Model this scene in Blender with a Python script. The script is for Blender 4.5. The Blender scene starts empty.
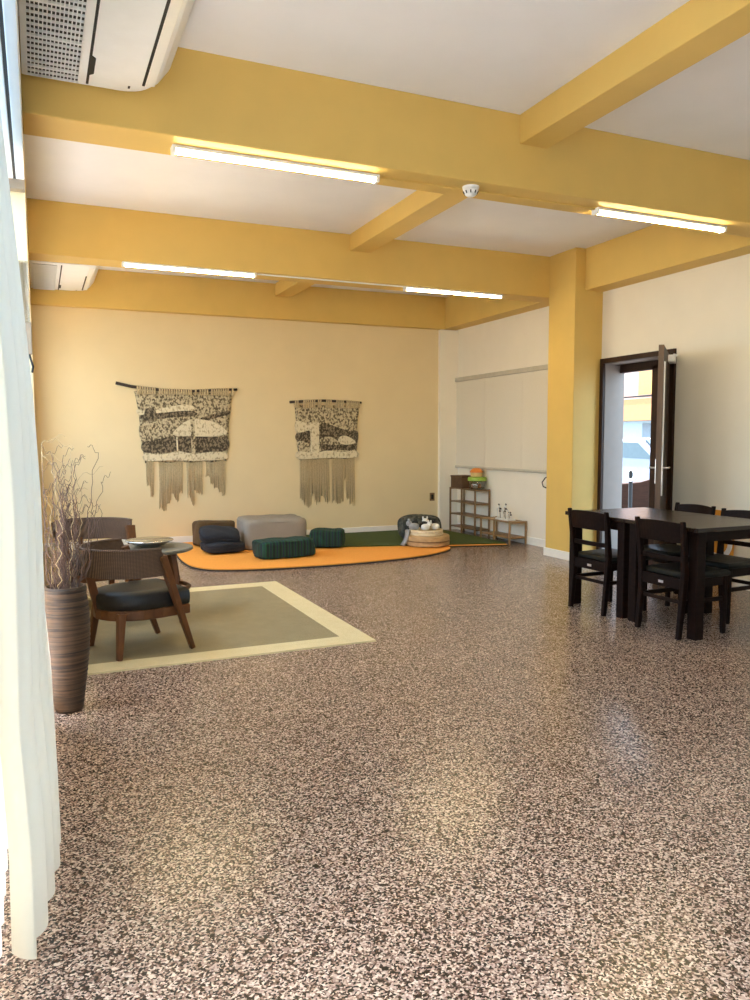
import bpy, bmesh, math, random
from math import sin, cos, pi, radians, sqrt
from mathutils import Vector, Matrix
random.seed(7)
S = bpy.context.scene
C = S.collection

# ------------------------------------------------------------------ materials
def newmat(name):
    m = bpy.data.materials.new(name); m.use_nodes = True
    nt = m.node_tree; b = nt.nodes['Principled BSDF']
    return m, nt, b
def setb(b, col=None, rough=None, metal=None, spec=None):
    if col is not None: b.inputs['Base Color'].default_value = (*col, 1)
    if rough is not None: b.inputs['Roughness'].default_value = rough
    if metal is not None: b.inputs['Metallic'].default_value = metal
    if spec is not None: b.inputs['Specular IOR Level'].default_value = spec
def node(nt, t, **kw):
    n = nt.nodes.new(t)
    for k, v in kw.items():
        if k.startswith('i_'): n.inputs[k[2:].replace('_', ' ')].default_value = v
        else: setattr(n, k, v)
    return n
def coords(nt, scale=(1, 1, 1), rot=(0, 0, 0)):
    tc = node(nt, 'ShaderNodeTexCoord'); mp = node(nt, 'ShaderNodeMapping')
    mp.inputs['Scale'].default_value = scale; mp.inputs['Rotation'].default_value = rot
    nt.links.new(tc.outputs['Object'], mp.inputs['Vector']); return mp.outputs['Vector']
def ramp(nt, fac, stops, interp='LINEAR'):
    r = node(nt, 'ShaderNodeValToRGB'); r.color_ramp.interpolation = interp
    e = r.color_ramp.elements
    while len(e) < len(stops): e.new(0.5)
    for el, (p, c) in zip(e, stops): el.position = p; el.color = (*c, 1)
    nt.links.new(fac, r.inputs['Fac']); return r.outputs['Color']
def bump(nt, b, h, strength=0.3, dist=0.01):
    n = node(nt, 'ShaderNodeBump'); n.inputs['Strength'].default_value = strength
    n.inputs['Distance'].default_value = dist
    nt.links.new(h, n.inputs['Height']); nt.links.new(n.outputs['Normal'], b.inputs['Normal'])

def mat_plain(name, col, rough=0.5, metal=0, var=0.06, scale=12, bmp=0.05, spec=None):
    m, nt, b = newmat(name); setb(b, col, rough, metal, spec)
    v = coords(nt)
    n = node(nt, 'ShaderNodeTexNoise'); n.inputs['Scale'].default_value = scale; n.inputs['Detail'].default_value = 4
    nt.links.new(v, n.inputs['Vector'])
    lo = tuple(max(0, c * (1 - var)) for c in col); hi = tuple(min(1, c * (1 + var)) for c in col)
    nt.links.new(ramp(nt, n.outputs['Fac'], [(0.3, lo), (0.7, hi)]), b.inputs['Base Color'])
    if bmp: bump(nt, b, n.outputs['Fac'], bmp)
    return m
def mat_wood(name, c1, c2, rough=0.4, scale=(3, 30, 30), spec=None):
    m, nt, b = newmat(name); setb(b, c1, rough, spec=spec)
    v = coords(nt, scale)
    n = node(nt, 'ShaderNodeTexNoise'); n.inputs['Scale'].default_value = 1.5; n.inputs['Detail'].default_value = 6; n.inputs['Distortion'].default_value = 0.6
    nt.links.new(v, n.inputs['Vector'])
    nt.links.new(ramp(nt, n.outputs['Fac'], [(0.3, c1), (0.7, c2)]), b.inputs['Base Color'])
    bump(nt, b, n.outputs['Fac'], 0.08); return m
def mat_weave(name, c1, c2, freq=60, rough=0.7, bs=0.5, axes=('Z', 'X')):
    """two crossed sine waves: woven cane or cloth"""
    m, nt, b = newmat(name); setb(b, c1, rough)
    v = coords(nt)
    w = []
    for ax in axes:
        t = node(nt, 'ShaderNodeTexWave', wave_type='BANDS', bands_direction=ax)
        t.inputs['Scale'].default_value = freq; t.inputs['Distortion'].default_value = 0.6; t.inputs['Detail Scale'].default_value = 3
        nt.links.new(v, t.inputs['Vector']); w.append(t.outputs['Fac'])
    mul = node(nt, 'ShaderNodeMath', operation='MULTIPLY'); nt.links.new(w[0], mul.inputs[0]); nt.links.new(w[1], mul.inputs[1])
    n = node(nt, 'ShaderNodeTexNoise'); n.inputs['Scale'].default_value = 9; nt.links.new(v, n.inputs['Vector'])
    add = node(nt, 'ShaderNodeMath', operation='MULTIPLY_ADD'); nt.links.new(n.outputs['Fac'], add.inputs[0])
    add.inputs[1].default_value = 0.5; nt.links.new(mul.outputs[0], add.inputs[2])
    nt.links.new(ramp(nt, add.outputs[0], [(0.25, c1), (0.95, c2)]), b.inputs['Base Color'])
    bump(nt, b, mul.outputs[0], bs, 0.004); return m
def mat_speckle(name, c1, c2, scale=34, mid=.5):
    """rows of knots: stretched cells with dark gaps between pale cords"""
    m, nt, b = newmat(name); setb(b, c1, .95)
    v = coords(nt, (1, 1, .75))
    n = node(nt, 'ShaderNodeTexNoise'); n.inputs['Scale'].default_value = scale; n.inputs['Detail'].default_value = 1; nt.links.new(v, n.inputs['Vector'])
    vo = node(nt, 'ShaderNodeTexVoronoi'); vo.inputs['Scale'].default_value = scale*1.5; nt.links.new(v, vo.inputs['Vector'])
    ad = node(nt, 'ShaderNodeMath', operation='MULTIPLY_ADD'); nt.links.new(vo.outputs['Distance'], ad.inputs[0]); ad.inputs[1].default_value = -.35; nt.links.new(n.outputs['Fac'], ad.inputs[2])
    nt.links.new(ramp(nt, ad.outputs[0], [(mid-.24, c1), (mid-.02, c2)]), b.inputs['Base Color'])
    bump(nt, b, vo.outputs['Distance'], .8, .006); return m
def mat_emit(name, col, strength):
    m = bpy.data.materials.new(name); m.use_nodes = True; nt = m.node_tree; nt.nodes.clear()
    o = node(nt, 'ShaderNodeOutputMaterial'); e = node(nt, 'ShaderNodeEmission')
    e.inputs['Color'].default_value = (*col, 1); e.inputs['Strength'].default_value = strength
    nt.links.new(e.outputs[0], o.inputs[0]); return m

def mat_terrazzo():
    m, nt, b = newmat('terrazzo'); setb(b, rough=0.24, spec=0.42)
    tc = node(nt, 'ShaderNodeTexCoord')
    ns = node(nt, 'ShaderNodeTexNoise'); ns.inputs['Scale'].default_value = 90; ns.inputs['Detail'].default_value = 2
    nt.links.new(tc.outputs['Object'], ns.inputs['Vector'])
    mx = node(nt, 'ShaderNodeMix', data_type='VECTOR'); mx.inputs['Factor'].default_value = 0.012
    nt.links.new(tc.outputs['Object'], mx.inputs[4]); nt.links.new(ns.outputs['Color'], mx.inputs[5])
    vo = node(nt, 'ShaderNodeTexVoronoi', voronoi_dimensions='2D'); vo.inputs['Scale'].default_value = 195
    nt.links.new(mx.outputs[1], vo.inputs['Vector'])
    sp = node(nt, 'ShaderNodeSeparateColor'); nt.links.new(vo.outputs['Color'], sp.inputs[0])
    big = node(nt, 'ShaderNodeTexNoise'); big.inputs['Scale'].default_value = 3; big.inputs['Detail'].default_value = 4
    nt.links.new(tc.outputs['Object'], big.inputs['Vector'])
    ad = node(nt, 'ShaderNodeMath', operation='MULTIPLY_ADD'); nt.links.new(big.outputs['Fac'], ad.inputs[0]); ad.inputs[1].default_value = 0.16
    sb = node(nt, 'ShaderNodeMath', operation='SUBTRACT'); nt.links.new(sp.outputs[0], sb.inputs[0]); sb.inputs[1].default_value = 0.08
    nt.links.new(sb.outputs[0], ad.inputs[2])
    col = ramp(nt, ad.outputs[0], [(0.0, (.014, .009, .007)), (0.24, (.055, .033, .025)), (0.36, (.155, .097, .074)),
                                   (0.50, (.30, .207, .170)), (0.66, (.45, .335, .277)), (0.86, (.62, .50, .41))], 'CONSTANT')
    nt.links.new(col, b.inputs['Base Color'])
    return m

def mat_plaid(name, base, stripe, dark, freq=26):
    m, nt, b = newmat(name); setb(b, base, 0.9)
    v = coords(nt)
    w = []
    for ax in 'XY':
        t = node(nt, 'ShaderNodeTexWave', wave_type='BANDS', bands_direction=ax); t.inputs['Scale'].default_value = freq / 6.0
        nt.links.new(v, t.inputs['Vector']); w.append(t.outputs['Fac'])
    c1 = ramp(nt, w[0], [(0.0, stripe), (0.35, base), (0.62, base), (0.75, dark)])
    c2 = ramp(nt, w[1], [(0.0, stripe), (0.35, base), (0.62, base), (0.75, dark)])
    mx = node(nt, 'ShaderNodeMix', data_type='RGBA'); mx.inputs['Factor'].default_value = 0.45
    nt.links.new(c1, mx.inputs[6]); nt.links.new(c2, mx.inputs[7]); nt.links.new(mx.outputs[2], b.inputs['Base Color'])
    n = node(nt, 'ShaderNodeTexNoise'); n.inputs['Scale'].default_value = 90; nt.links.new(v, n.inputs['Vector']); bump(nt, b, n.outputs['Fac'], .3, .004)
    return m

def mat_blotch(name, cols, scale=40, rough=.85):
    m, nt, b = newmat(name); setb(b, cols[0], rough)
    v = coords(nt); vo = node(nt, 'ShaderNodeTexVoronoi'); vo.inputs['Scale'].default_value = scale
    nt.links.new(v, vo.inputs['Vector']); sp = node(nt, 'ShaderNodeSeparateColor'); nt.links.new(vo.outputs['Color'], sp.inputs[0])
    nt.links.new(ramp(nt, sp.outputs[0], [(i / len(cols), c) for i, c in enumerate(cols)], 'CONSTANT'), b.inputs['Base Color'])
    bump(nt, b, vo.outputs['Distance'], .3, .004); return m

def mat_layers(name, c1, c2):
    """horizontal reed bands of a wrapped vase"""
    m, nt, b = newmat(name); setb(b, c1, 0.55)
    v = coords(nt, (3, 3, 105))
    n = node(nt, 'ShaderNodeTexNoise'); n.inputs['Scale'].default_value = 1.3; n.inputs['Detail'].default_value = 3; n.inputs['Distortion'].default_value = .4
    nt.links.new(v, n.inputs['Vector'])
    nt.links.new(ramp(nt, n.outputs['Fac'], [(0.32, c1), (0.5, tuple((a + q) / 2 for a, q in zip(c1, c2))), (0.68, c2)]), b.inputs['Base Color'])
    bump(nt, b, n.outputs['Fac'], 0.7, 0.01); return m

def mat_curtain():
    m = bpy.data.materials.new('curtain_voile'); m.use_nodes = True; nt = m.node_tree; nt.nodes.clear()
    o = node(nt, 'ShaderNodeOutputMaterial')
    d = node(nt, 'ShaderNodeBsdfDiffuse'); d.inputs['Color'].default_value = (.82, .75, .60, 1)
    t = node(nt, 'ShaderNodeBsdfTranslucent'); t.inputs['Color'].default_value = (.56, .625, .66, 1)
    mx = node(nt, 'ShaderNodeMixShader'); mx.inputs[0].default_value = .42
    nt.links.new(d.outputs[0], mx.inputs[1]); nt.links.new(t.outputs[0], mx.inputs[2]); nt.links.new(mx.outputs[0], o.inputs[0])
    w = node(nt, 'ShaderNodeTexNoise'); w.inputs['Scale'].default_value = 300
    bp = node(nt, 'ShaderNodeBump'); bp.inputs['Strength'].default_value = .05
    nt.links.new(w.outputs['Fac'], bp.inputs['Height']); nt.links.new(bp.outputs[0], d.inputs['Normal'])
    return m
def mat_glass(name, col=(.9, .96, 1), alpha=.12):
    m = bpy.data.materials.new(name); m.use_nodes = True; nt = m.node_tree; nt.nodes.clear()
    o = node(nt, 'ShaderNodeOutputMaterial')
    g = node(nt, 'ShaderNodeBsdfGlossy'); g.inputs['Roughness'].default_value = .03
    t = node(nt, 'ShaderNodeBsdfTransparent'); t.inputs['Color'].default_value = (*col, 1)
    mx = node(nt, 'ShaderNodeMixShader'); mx.inputs[0].default_value = alpha
    nt.links.new(t.outputs[0], mx.inputs[1]); nt.links.new(g.outputs[0], mx.inputs[2]); nt.links.new(mx.outputs[0], o.inputs[0]); return m

M = {}
M['terrazzo'] = mat_terrazzo()
M['ceiling'] = mat_plain('ceiling_paint', (.82, .82, .84), .9, var=.02, scale=3, bmp=.03)
M['yellow'] = mat_plain('mustard_paint', (.69, .465, .125), .6, var=.03, scale=4, bmp=.03)
M['beige'] = mat_plain('beige_paint', (.76, .62, .37), .85, var=.02, scale=3, bmp=.03)
M['white'] = mat_plain('white_wall_paint', (.85, .785, .655), .8, var=.02, scale=3, bmp=.03)
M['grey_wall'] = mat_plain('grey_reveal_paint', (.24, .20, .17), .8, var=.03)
M['skirting'] = mat_plain('white_gloss_paint', (.86, .83, .76), .45, var=.02)
M['plastic'] = mat_plain('white_plastic', (.86, .87, .86), .35, var=.02, bmp=0)
M['dark_gap'] = mat_plain('dark_recess', (.03, .03, .03), .7)
M['grille_back'] = mat_plain('dark_grille_filter', (.035, .03, .027), .8)
M['tube'] = mat_emit('lit_tube', (1.0, .78, .38), 44.0)
M['darkwood'] = mat_wood('espresso_wood', (.007, .0028, .0018), (.014, .006, .004), .48, spec=.09)
M['tablewood'] = mat_wood('espresso_table_top', (.014, .007, .0045), (.026, .013, .008), .26, (4, 30, 30), spec=.35)
M['doorwood'] = mat_wood('dark_brown_door_wood', (.024, .010, .006), (.042, .018, .010), .42, (30, 30, 3), spec=.25)
M['doorwood_light'] = mat_wood('door_edge_wood', (.085, .048, .024), (.13, .075, .038), .5, (30, 30, 3))
M['redwood'] = mat_wood('reddish_brown_wood', (.075, .027, .008), (.135, .052, .017), .45, (14, 14, 4), spec=.3)
M['leather'] = mat_plain('black_leather', (.011, .010, .009), .45, var=.2, scale=40, bmp=.15, spec=.3)
M['leather2'] = mat_plain('dark_olive_leather', (.010, .009, .006), .5, var=.2, scale=40, bmp=.15, spec=.22)
M['cane'] = mat_weave('woven_cane', (.045, .022, .011), (.17, .095, .048), 38, .6, .8)
M['vase'] = mat_layers('reed_wrapped', (.010, .005, .003), (.100, .054, .027))
M['twig'] = mat_plain('dry_twig', (.125, .078, .062), .85, var=.35, scale=20)
M['twig_lit'] = mat_plain('dry_twig_lit_tone', (.50, .39, .23), .85, var=.2, scale=20)  # lighter copy of dry twig: light on the upper twigs put into colour
M['rug_field'] = mat_weave('sage_rug_weave', (.24, .195, .105), (.36, .30, .175), 70, .95, .5, ('X', 'Y'))
M['rug_border'] = mat_weave('cream_rug_border', (.60, .51, .29), (.76, .67, .42), 70, .95, .4, ('X', 'Y'))
M['orange'] = mat_plain('orange_felt', (.86, .36, .055), .95, var=.07, scale=60, bmp=.2)
M['rubber'] = mat_plain('dark_rubber_backing', (.035, .025, .02), .9)
M['turf'] = mat_plain('green_turf', (.055, .085, .016), .95, var=.35, scale=130, bmp=.6)
M['navy'] = mat_plain('navy_cotton', (.013, .016, .024), .95, var=.15, scale=60, bmp=.3)
M['brown_cloth'] = mat_plain('olive_brown_cotton', (.095, .058, .024), .95, var=.15, scale=60, bmp=.3)
M['pouf'] = mat_weave('grey_canvas', (.26, .23, .19), (.33, .295, .25), 90, .95, .25, ('X', 'Z'))
M['plaid'] = mat_plaid('green_tartan', (.008, .080, .034), (.010, .018, .050), (.004, .012, .010))
M['leafy'] = mat_blotch('dark_leafy_print', [(.03, .034, .028), (.055, .06, .05), (.015, .018, .018), (.10, .10, .085)], 26)
M['bamboo'] = mat_wood('bamboo_wood', (.27, .155, .060), (.38, .235, .105), .5, (20, 4, 20))
M['shelfwood'] = mat_wood('brown_shelf_wood', (.16, .085, .032), (.26, .15, .062), .5, (20, 4, 20))
M['drum'] = mat_wood('tan_wood', (.42, .27, .12), (.54, .37, .18), .55, (8, 8, 20))
M['cream'] = mat_plain('cream_wood', (.72, .60, .40), .7, var=.12, scale=30)
M['box_weave'] = mat_weave('woven_brown_box', (.075, .035, .014), (.20, .105, .045), 40, .7, .7, ('Y', 'Z'))
M['clear'] = mat_glass('clear_plastic', (.82, .80, .76), .18)
M['lime'] = mat_plain('lime_plastic', (.30, .46, .05), .4, var=.05)
M['orange_plastic'] = mat_plain('orange_plastic', (.75, .24, .04), .4, var=.08)
M['yellow_plastic'] = mat_plain('straw_plastic', (.72, .50, .20), .5, var=.08)
M['pink'] = mat_plain('pink_plastic', (.70, .38, .32), .5)
M['black'] = mat_plain('black_plastic', (.012, .012, .012), .5, spec=.25)
M['white_toy'] = mat_plain('white_soft_toy', (.74, .74, .71), .9, var=.06, scale=60, bmp=.3)
M['grey_toy'] = mat_plain('grey_soft_toy', (.30, .31, .32), .9, var=.1, scale=60, bmp=.3)
M['metal'] = mat_plain('brushed_steel', (.72, .72, .72), .28, 1, var=.03)
M['silver'] = mat_plain('polished_silver', (.80, .80, .80), .16, 1, var=.02, bmp=.02)
M['stone'] = mat_plain('grey_stone_top', (.14, .13, .105), .4, var=.15, scale=25)
M['blind'] = mat_plain('roller_blind_fabric', (.72, .665, .55), .9, var=.02, scale=60, bmp=.1)
M['blind_bar'] = mat_plain('blind_bar_paint', (.52, .48, .39), .5)
M['cord_cream'] = mat_plain('cotton_cord', (.52, .41, .24), .95, var=.2, scale=60, bmp=.4)
M['weave_base'] = mat_speckle('macrame_knots', (.12, .09, .05), (.55, .46, .29), 36, .42)
M['weave_dark'] = mat_speckle('macrame_dark', (.055, .041, .024), (.27, .21, .13), 36, .50)
M['weave_light'] = mat_speckle('macrame_light', (.40, .325, .20), (.72, .63, .43), 30, .34)
M['rod'] = mat_wood('dark_stick', (.028, .018, .012), (.06, .035, .022), .7)
M['curtain'] = mat_curtain()
M['glass'] = mat_glass('window_glass')
M['alu'] = mat_plain('white_aluminium', (.80, .84, .88), .4, var=.02)
M['transom'] = mat_plain('brown_transom_paint', (.26, .20, .14), .6)
M['art_orange'] = mat_plain('orange_canvas', (.72, .30, .03), .85, var=.05)
M['street'] = mat_plain('street_asphalt', (.13, .125, .135), .9, var=.1, scale=5)
M['pavement'] = mat_plain('pale_pavement', (.55, .53, .54), .9, var=.1, scale=5)
M['facade'] = mat_plain('pink_render', (.34, .23, .195), .9, var=.03)
M['shop'] = mat_plain('pale_blue_shopfront', (.26, .36, .40), .4, var=.05)
M['balcony'] = mat_plain('orange_balcony_panel', (.36, .15, .05), .7, var=.08)
M['drape'] = mat_plain('orange_shade_cloth', (.42, .21, .06), .8)
M['shop_grey'] = mat_plain('grey_sign_panel', (.12, .15, .17), .5)
M['carpaint'] = mat_plain('silver_blue_car_paint', (.19, .20, .25), .25, .3, var=.03, bmp=0)
M['planter'] = mat_wood('dark_planter_wood', (.016, .007, .004), (.028, .012, .007), .7, spec=.1)
M['carglass'] = mat_plain('dark_car_glass', (.05, .07, .08), .1, bmp=0)
M['tyre'] = mat_plain('tyre_rubber', (.02, .02, .02), .8)
M['bounce_parapet'] = mat_plain('cream_bounce_parapet', (.74, .55, .30), .9)  # for the added parapet that warms light reaching the curtain

# ------------------------------------------------------------------ geometry
class MB:
    def __init__(s): s.bm = bmesh.new()
    def box(s, x0, x1, y0, y1, z0, z1, rot=None, piv=None):
        r = bmesh.ops.create_cube(s.bm, size=1)
        mat = Matrix.Translation(((x0+x1)/2, (y0+y1)/2, (z0+z1)/2)) @ Matrix.Diagonal((abs(x1-x0), abs(y1-y0), abs(z1-z0), 1))
        if rot is not None:
            p = Matrix.Translation(piv); mat = p @ rot @ p.inverted() @ mat
        bmesh.ops.transform(s.bm, matrix=mat, verts=r['verts']); return s
    def tube(s, pts, rad, n=8, cap=True):
        pts = [Vector(p) for p in pts]
        rad = [rad] * len(pts) if not hasattr(rad, '__len__') else rad
        rings = []; ref = None
        for i, p in enumerate(pts):
            d = (pts[min(i+1, len(pts)-1)] - pts[max(i-1, 0)]).normalized()
            if ref is None: ref = Vector((0, 0, 1)) if abs(d.z) < .9 else Vector((1, 0, 0))
            a = d.cross(ref).normalized(); bq = d.cross(a).normalized(); ref = -bq if bq.dot(ref) < 0 else bq
            rings.append([s.bm.verts.new(p + (a*cos(2*pi*k/n) + bq*sin(2*pi*k/n))*rad[i]) for k in range(n)])
        for r0, r1 in zip(rings, rings[1:]):
            for k in range(n): s.bm.faces.new((r0[k], r0[(k+1) % n], r1[(k+1) % n], r1[k]))
        if cap: s.bm.faces.new(rings[0][::-1]); s.bm.faces.new(rings[-1])
        return s
    def bar(s, p, q, w, h, w2=None, h2=None, up=(0, 0, 1)):
        """tapered rectangular bar between two points"""
        p, q = Vector(p), Vector(q); d = (q-p).normalized(); up = Vector(up)
        a = d.cross(up)
        if a.length < 1e-4: a = Vector((0, 1, 0))
        a.normalize(); bq = a.cross(d).normalized(); w2 = w2 or w; h2 = h2 or h
        R = []
        for c, ww, hh in ((p, w, h), (q, w2, h2)):
            R.append([s.bm.verts.new(c + a*sx*ww/2 + bq*sy*hh/2) for sx, sy in ((-1, -1), (1, -1), (1, 1), (-1, 1))])
        for k in range(4): s.bm.faces.new((R[0][k], R[0][(k+1) % 4], R[1][(k+1) % 4], R[1][k]))
        s.bm.faces.new(R[0][::-1]); s.bm.faces.new(R[1]); return s
    def post(s, pts, w, h):
        """square-section post through points (section kept horizontal)"""
        R = [[s.bm.verts.new(Vector(p) + Vector((sx*ww/2, sy*hh/2, 0))) for sx, sy in ((-1, -1), (1, -1), (1, 1), (-1, 1))]
             for p, ww, hh in zip(pts, w if hasattr(w, '__len__') else [w]*len(pts), h if hasattr(h, '__len__') else [h]*len(pts))]
        for r0, r1 in zip(R, R[1:]):
            for k in range(4): s.bm.faces.new((r0[k], r0[(k+1) % 4], r1[(k+1) % 4], r1[k]))
        s.bm.faces.new(R[0][::-1]); s.bm.faces.new(R[-1]); return s
    def lathe(s, prof, c=(0, 0, 0), n=32, sx=1, sy=1):
        c = Vector(c); rings = []
        for r, z in prof:
            rings.append([s.bm.verts.new(c + Vector((max(r, .0005)*cos(2*pi*k/n)*sx, max(r, .0005)*sin(2*pi*k/n)*sy, z))) for k in range(n)])
        for r0, r1 in zip(rings, rings[1:]):
            for k in range(n): s.bm.faces.new((r0[k], r0[(k+1) % n], r1[(k+1) % n], r1[k]))
        s.bm.faces.new(rings[0][::-1]); s.bm.faces.new(rings[-1]); return s
    def prism(s, poly, a0, a1, axis='z'):
        def P(u, v, w): return {'z': (u, v, w), 'y': (u, w, v), 'x': (w, u, v)}[axis]
        A = [s.bm.verts.new(P(u, v, a0)) for u, v in poly]; B = [s.bm.verts.new(P(u, v, a1)) for u, v in poly]; n = len(poly)
        s.bm.faces.new(A[::-1]); s.bm.faces.new(B)
        for k in range(n): s.bm.faces.new((A[k], A[(k+1) % n], B[(k+1) % n], B[k]))
        return s
    def loft(s, rings, cap=True):
        R = [[s.bm.verts.new(p) for p in r] for r in rings]; n = len(R[0])
        for r0, r1 in zip(R, R[1:]):
            for k in range(n): s.bm.faces.new((r0[k], r0[(k+1) % n], r1[(k+1) % n], r1[k]))
        if cap: s.bm.faces.new(R[0][::-1]); s.bm.faces.new(R[-1])
        return s
    def pillow(s, sx, sy, sz, c=(0, 0, 0), e=4.0, cuts=7, sag=0.0, noise=0.0, rot=None):
        N = cuts+1; D = {}
        def V(i, j, k):
            if (i, j, k) not in D: D[i, j, k] = s.bm.verts.new((2*i/N-1, 2*j/N-1, 2*k/N-1))
            return D[i, j, k]
        for i in range(N):
            for j in range(N):
                for q in (0, N):
                    s.bm.faces.new((V(q, i, j), V(q, i+1, j), V(q, i+1, j+1), V(q, i, j+1)))
                    s.bm.faces.new((V(i, q, j), V(i+1, q, j), V(i+1, q, j+1), V(i, q, j+1)))
                    s.bm.faces.new((V(i, j, q), V(i+1, j, q), V(i+1, j+1, q), V(i, j+1, q)))
        for v in D.values():
            p = v.co.copy(); nrm = (abs(p.x)**e + abs(p.y)**e + abs(p.z)**e)**(1/e); p /= nrm
            k = 1 - sag*(p.x**2 + p.y**2)*.5
            q = Vector((p.x*sx/2, p.y*sy/2, p.z*sz/2*k))
            if noise: q += Vector((sin(q.y*23+q.z*17), sin(q.x*19+q.z*11), sin(q.x*21+q.y*25)))*noise
            if rot is not None: q = rot @ q
            v.co = q + Vector(c)
        return s
    def build(s, name, mat, parent=None, smooth=False, bevel=0, sub=0, seg=2):
        bmesh.ops.recalc_face_normals(s.bm, faces=s.bm.faces)
        me = bpy.data.meshes.new(name); s.bm.to_mesh(me); s.bm.free(); me.materials.append(mat)
        if smooth: me.shade_smooth()
        o = bpy.data.objects.new(name, me); C.objects.link(o)
        if parent is not None: o.parent = parent
        if bevel:
            b = o.modifiers.new('bevel', 'BEVEL'); b.width = bevel; b.segments = seg; b.limit_method = 'ANGLE'; b.angle_limit = radians(40)
        if sub:
            b = o.modifiers.new('sub', 'SUBSURF'); b.levels = sub; b.render_levels = sub
        return o
def tag(o, label=None, cat=None, group=None, kind=None):
    if label: o['label'] = label
    if cat: o['category'] = cat
    if group: o['group'] = group
    if kind: o['kind'] = kind
    return o
def thing(name, loc, label, cat, rz=0, group=None, kind=None):
    o = bpy.data.objects.new(name, None); C.objects.link(o); o.location = loc; o.rotation_euler = (0, 0, rz)
    o.empty_display_size = .1
    return tag(o, label, cat, group, kind)
def struct(o, label=None, cat=None): return tag(o, label, cat, kind='structure')
def copy_tree(o, parent=None):
    c = o.copy(); C.objects.link(c)
    if parent is not None: c.parent = parent
    for ch in list(o.children): copy_tree(ch, c)
    return c

# ------------------------------------------------------------------ room
XR, YB, YF, ZC, ZB = 5.80, 10.20, -3.6, 3.43, 2.97
struct(MB().box(-.25, XR+.27, YF-.2, YB+.2, -.1, 0).build('floor', M['terrazzo']), 'polished pink and brown speckled terrazzo floor', 'floor')
struct(MB().box(-.25, XR+.27, YF-.2, YB+.2, ZC, ZC+.15).build('ceiling', M['ceiling']), 'white painted ceiling between mustard beams', 'ceiling')
struct(MB().box(-.25, XR+.27, YB, YB+.2, 0, ZC).build('wall_back', M['beige']), 'plain beige back wall behind the wall hangings', 'wall')
# left wall: openings for the terrace door (y -0.9..4.3) and a window (y 4.95..7.1)
lw = MB(); LX = -.012
lw.box(-.2, LX, 4.3, 4.95, 0, ZC).box(-.2, LX, 7.1, 7.95, 0, ZC).box(-.2, LX, 9.75, YB, 0, ZC)
for y0, y1 in ((4.95, 7.1), (7.95, 9.75)): lw.box(-.2, LX, y0, y1, 0, .95).box(-.2, LX, y0, y1, 2.55, ZC)  # the farther opening is for the added window
lw.box(-.2, LX, YF, -.9, 0, ZC).box(-.2, LX, -.9, 4.3, 3.32, ZC)
struct(lw.build('wall_left', M['beige']), 'beige left wall seen edge on beside the curtain', 'wall')
# right wall with the door opening (y 6.03..6.87, z 0..2.2)
DY0, DY1, DZ = 5.885, 6.87, 2.19
rw = MB()
rw.box(XR, XR+.27, YF, DY0, 0, ZC).box(XR, XR+.27, DY1, YB, 0, ZC).box(XR, XR+.27, DY0, DY1, DZ, ZC)
struct(rw.build('wall_right', M['white']), 'off-white right wall with the blind and the dark door', 'wall')
# wall behind the camera with a wide window
fw = MB()
fw.box(0, .4, YF-.2, YF, 0, ZC).box(2.4, XR, YF-.2, YF, 0, ZC).box(.4, 2.4, YF-.2, YF, 0, .9).box(.4, 2.4, YF-.2, YF, 2.5, ZC)
struct(fw.build('wall_front', M['white']), 'off-white wall behind the camera with a wide window', 'wall')
def frame_x(name, x0, x1, y0, y1, z, xs):
    o = MB()
    o.box(x0, x1, y0, y1, z[0], z[0]+.05).box(x0, x1, y0, y1, z[1]-.05, z[1])
    for x in xs: o.box(x-.025, x+.025, y0, y1, z[0], z[1])
    return struct(o.build(name, M['alu']))
w = frame_x('window_1', .4, 2.4, YF-.12, YF-.06, (.9, 2.5), (.425, 1.4, 2.375)); tag(w, 'wide white-framed window behind the camera', 'window')
w = MB()
w.box(-.12, -.06, 4.95, 7.1, .95, 1.0).box(-.12, -.06, 4.95, 7.1, 2.5, 2.55)
for y in (4.975, 6.02, 7.075): w.box(-.12, -.06, y-.025, y+.025, .95, 2.55)
struct(w.build('window_2', M['alu']), 'white-framed window in the left wall past the curtain', 'window')
w = MB()
w.box(-.12, -.06, 7.95, 9.75, .95, 1.0).box(-.12, -.06, 7.95, 9.75, 2.5, 2.55)
for y in (7.975, 8.85, 9.725): w.box(-.12, -.06, y-.025, y+.025, .95, 2.55)
struct(w.build('added_window_3', M['alu']), 'unseen white-framed window added to light the back corner', 'window')  # unseen, added so cool daylight reaches the far corner
# skirtings
struct(MB().box(0, 5.5, YB-.015, YB, 0, .10).build('baseboard_back', M['skirting'], bevel=.004), 'white baseboard along the beige back wall', 'baseboard')
b = MB(); b.box(XR-.015, XR, 7.4, YB-.1, 0, .10).box(XR-.015, XR, YF, DY0-.06, 0, .10)
struct(b.build('baseboard_right', M['skirting'], bevel=.004), 'white baseboard along the off-white right wall', 'baseboard')
# corner pilaster
struct(MB().box(5.50, XR, YB-.07, YB, 0, ZB).build('pilaster', M['white']), 'shallow white pilaster in the far right corner', 'pilaster')
# pillar
pil = struct(MB().box(5.42, XR+.0, 6.93, 7.40, 0, ZC).build('pillar', M['yellow'], bevel=.006), 'square mustard yellow pillar in front of the right wall', 'pillar')
b = MB(); b.box(5.405, 5.42, 6.915, 7.415, 0, .095).box(5.405, XR, 6.915, 6.93, 0, .095)
struct(b.build('trim_1', M['skirting'], bevel=.004), 'white baseboard round the foot of the mustard pillar', 'baseboard')
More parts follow.
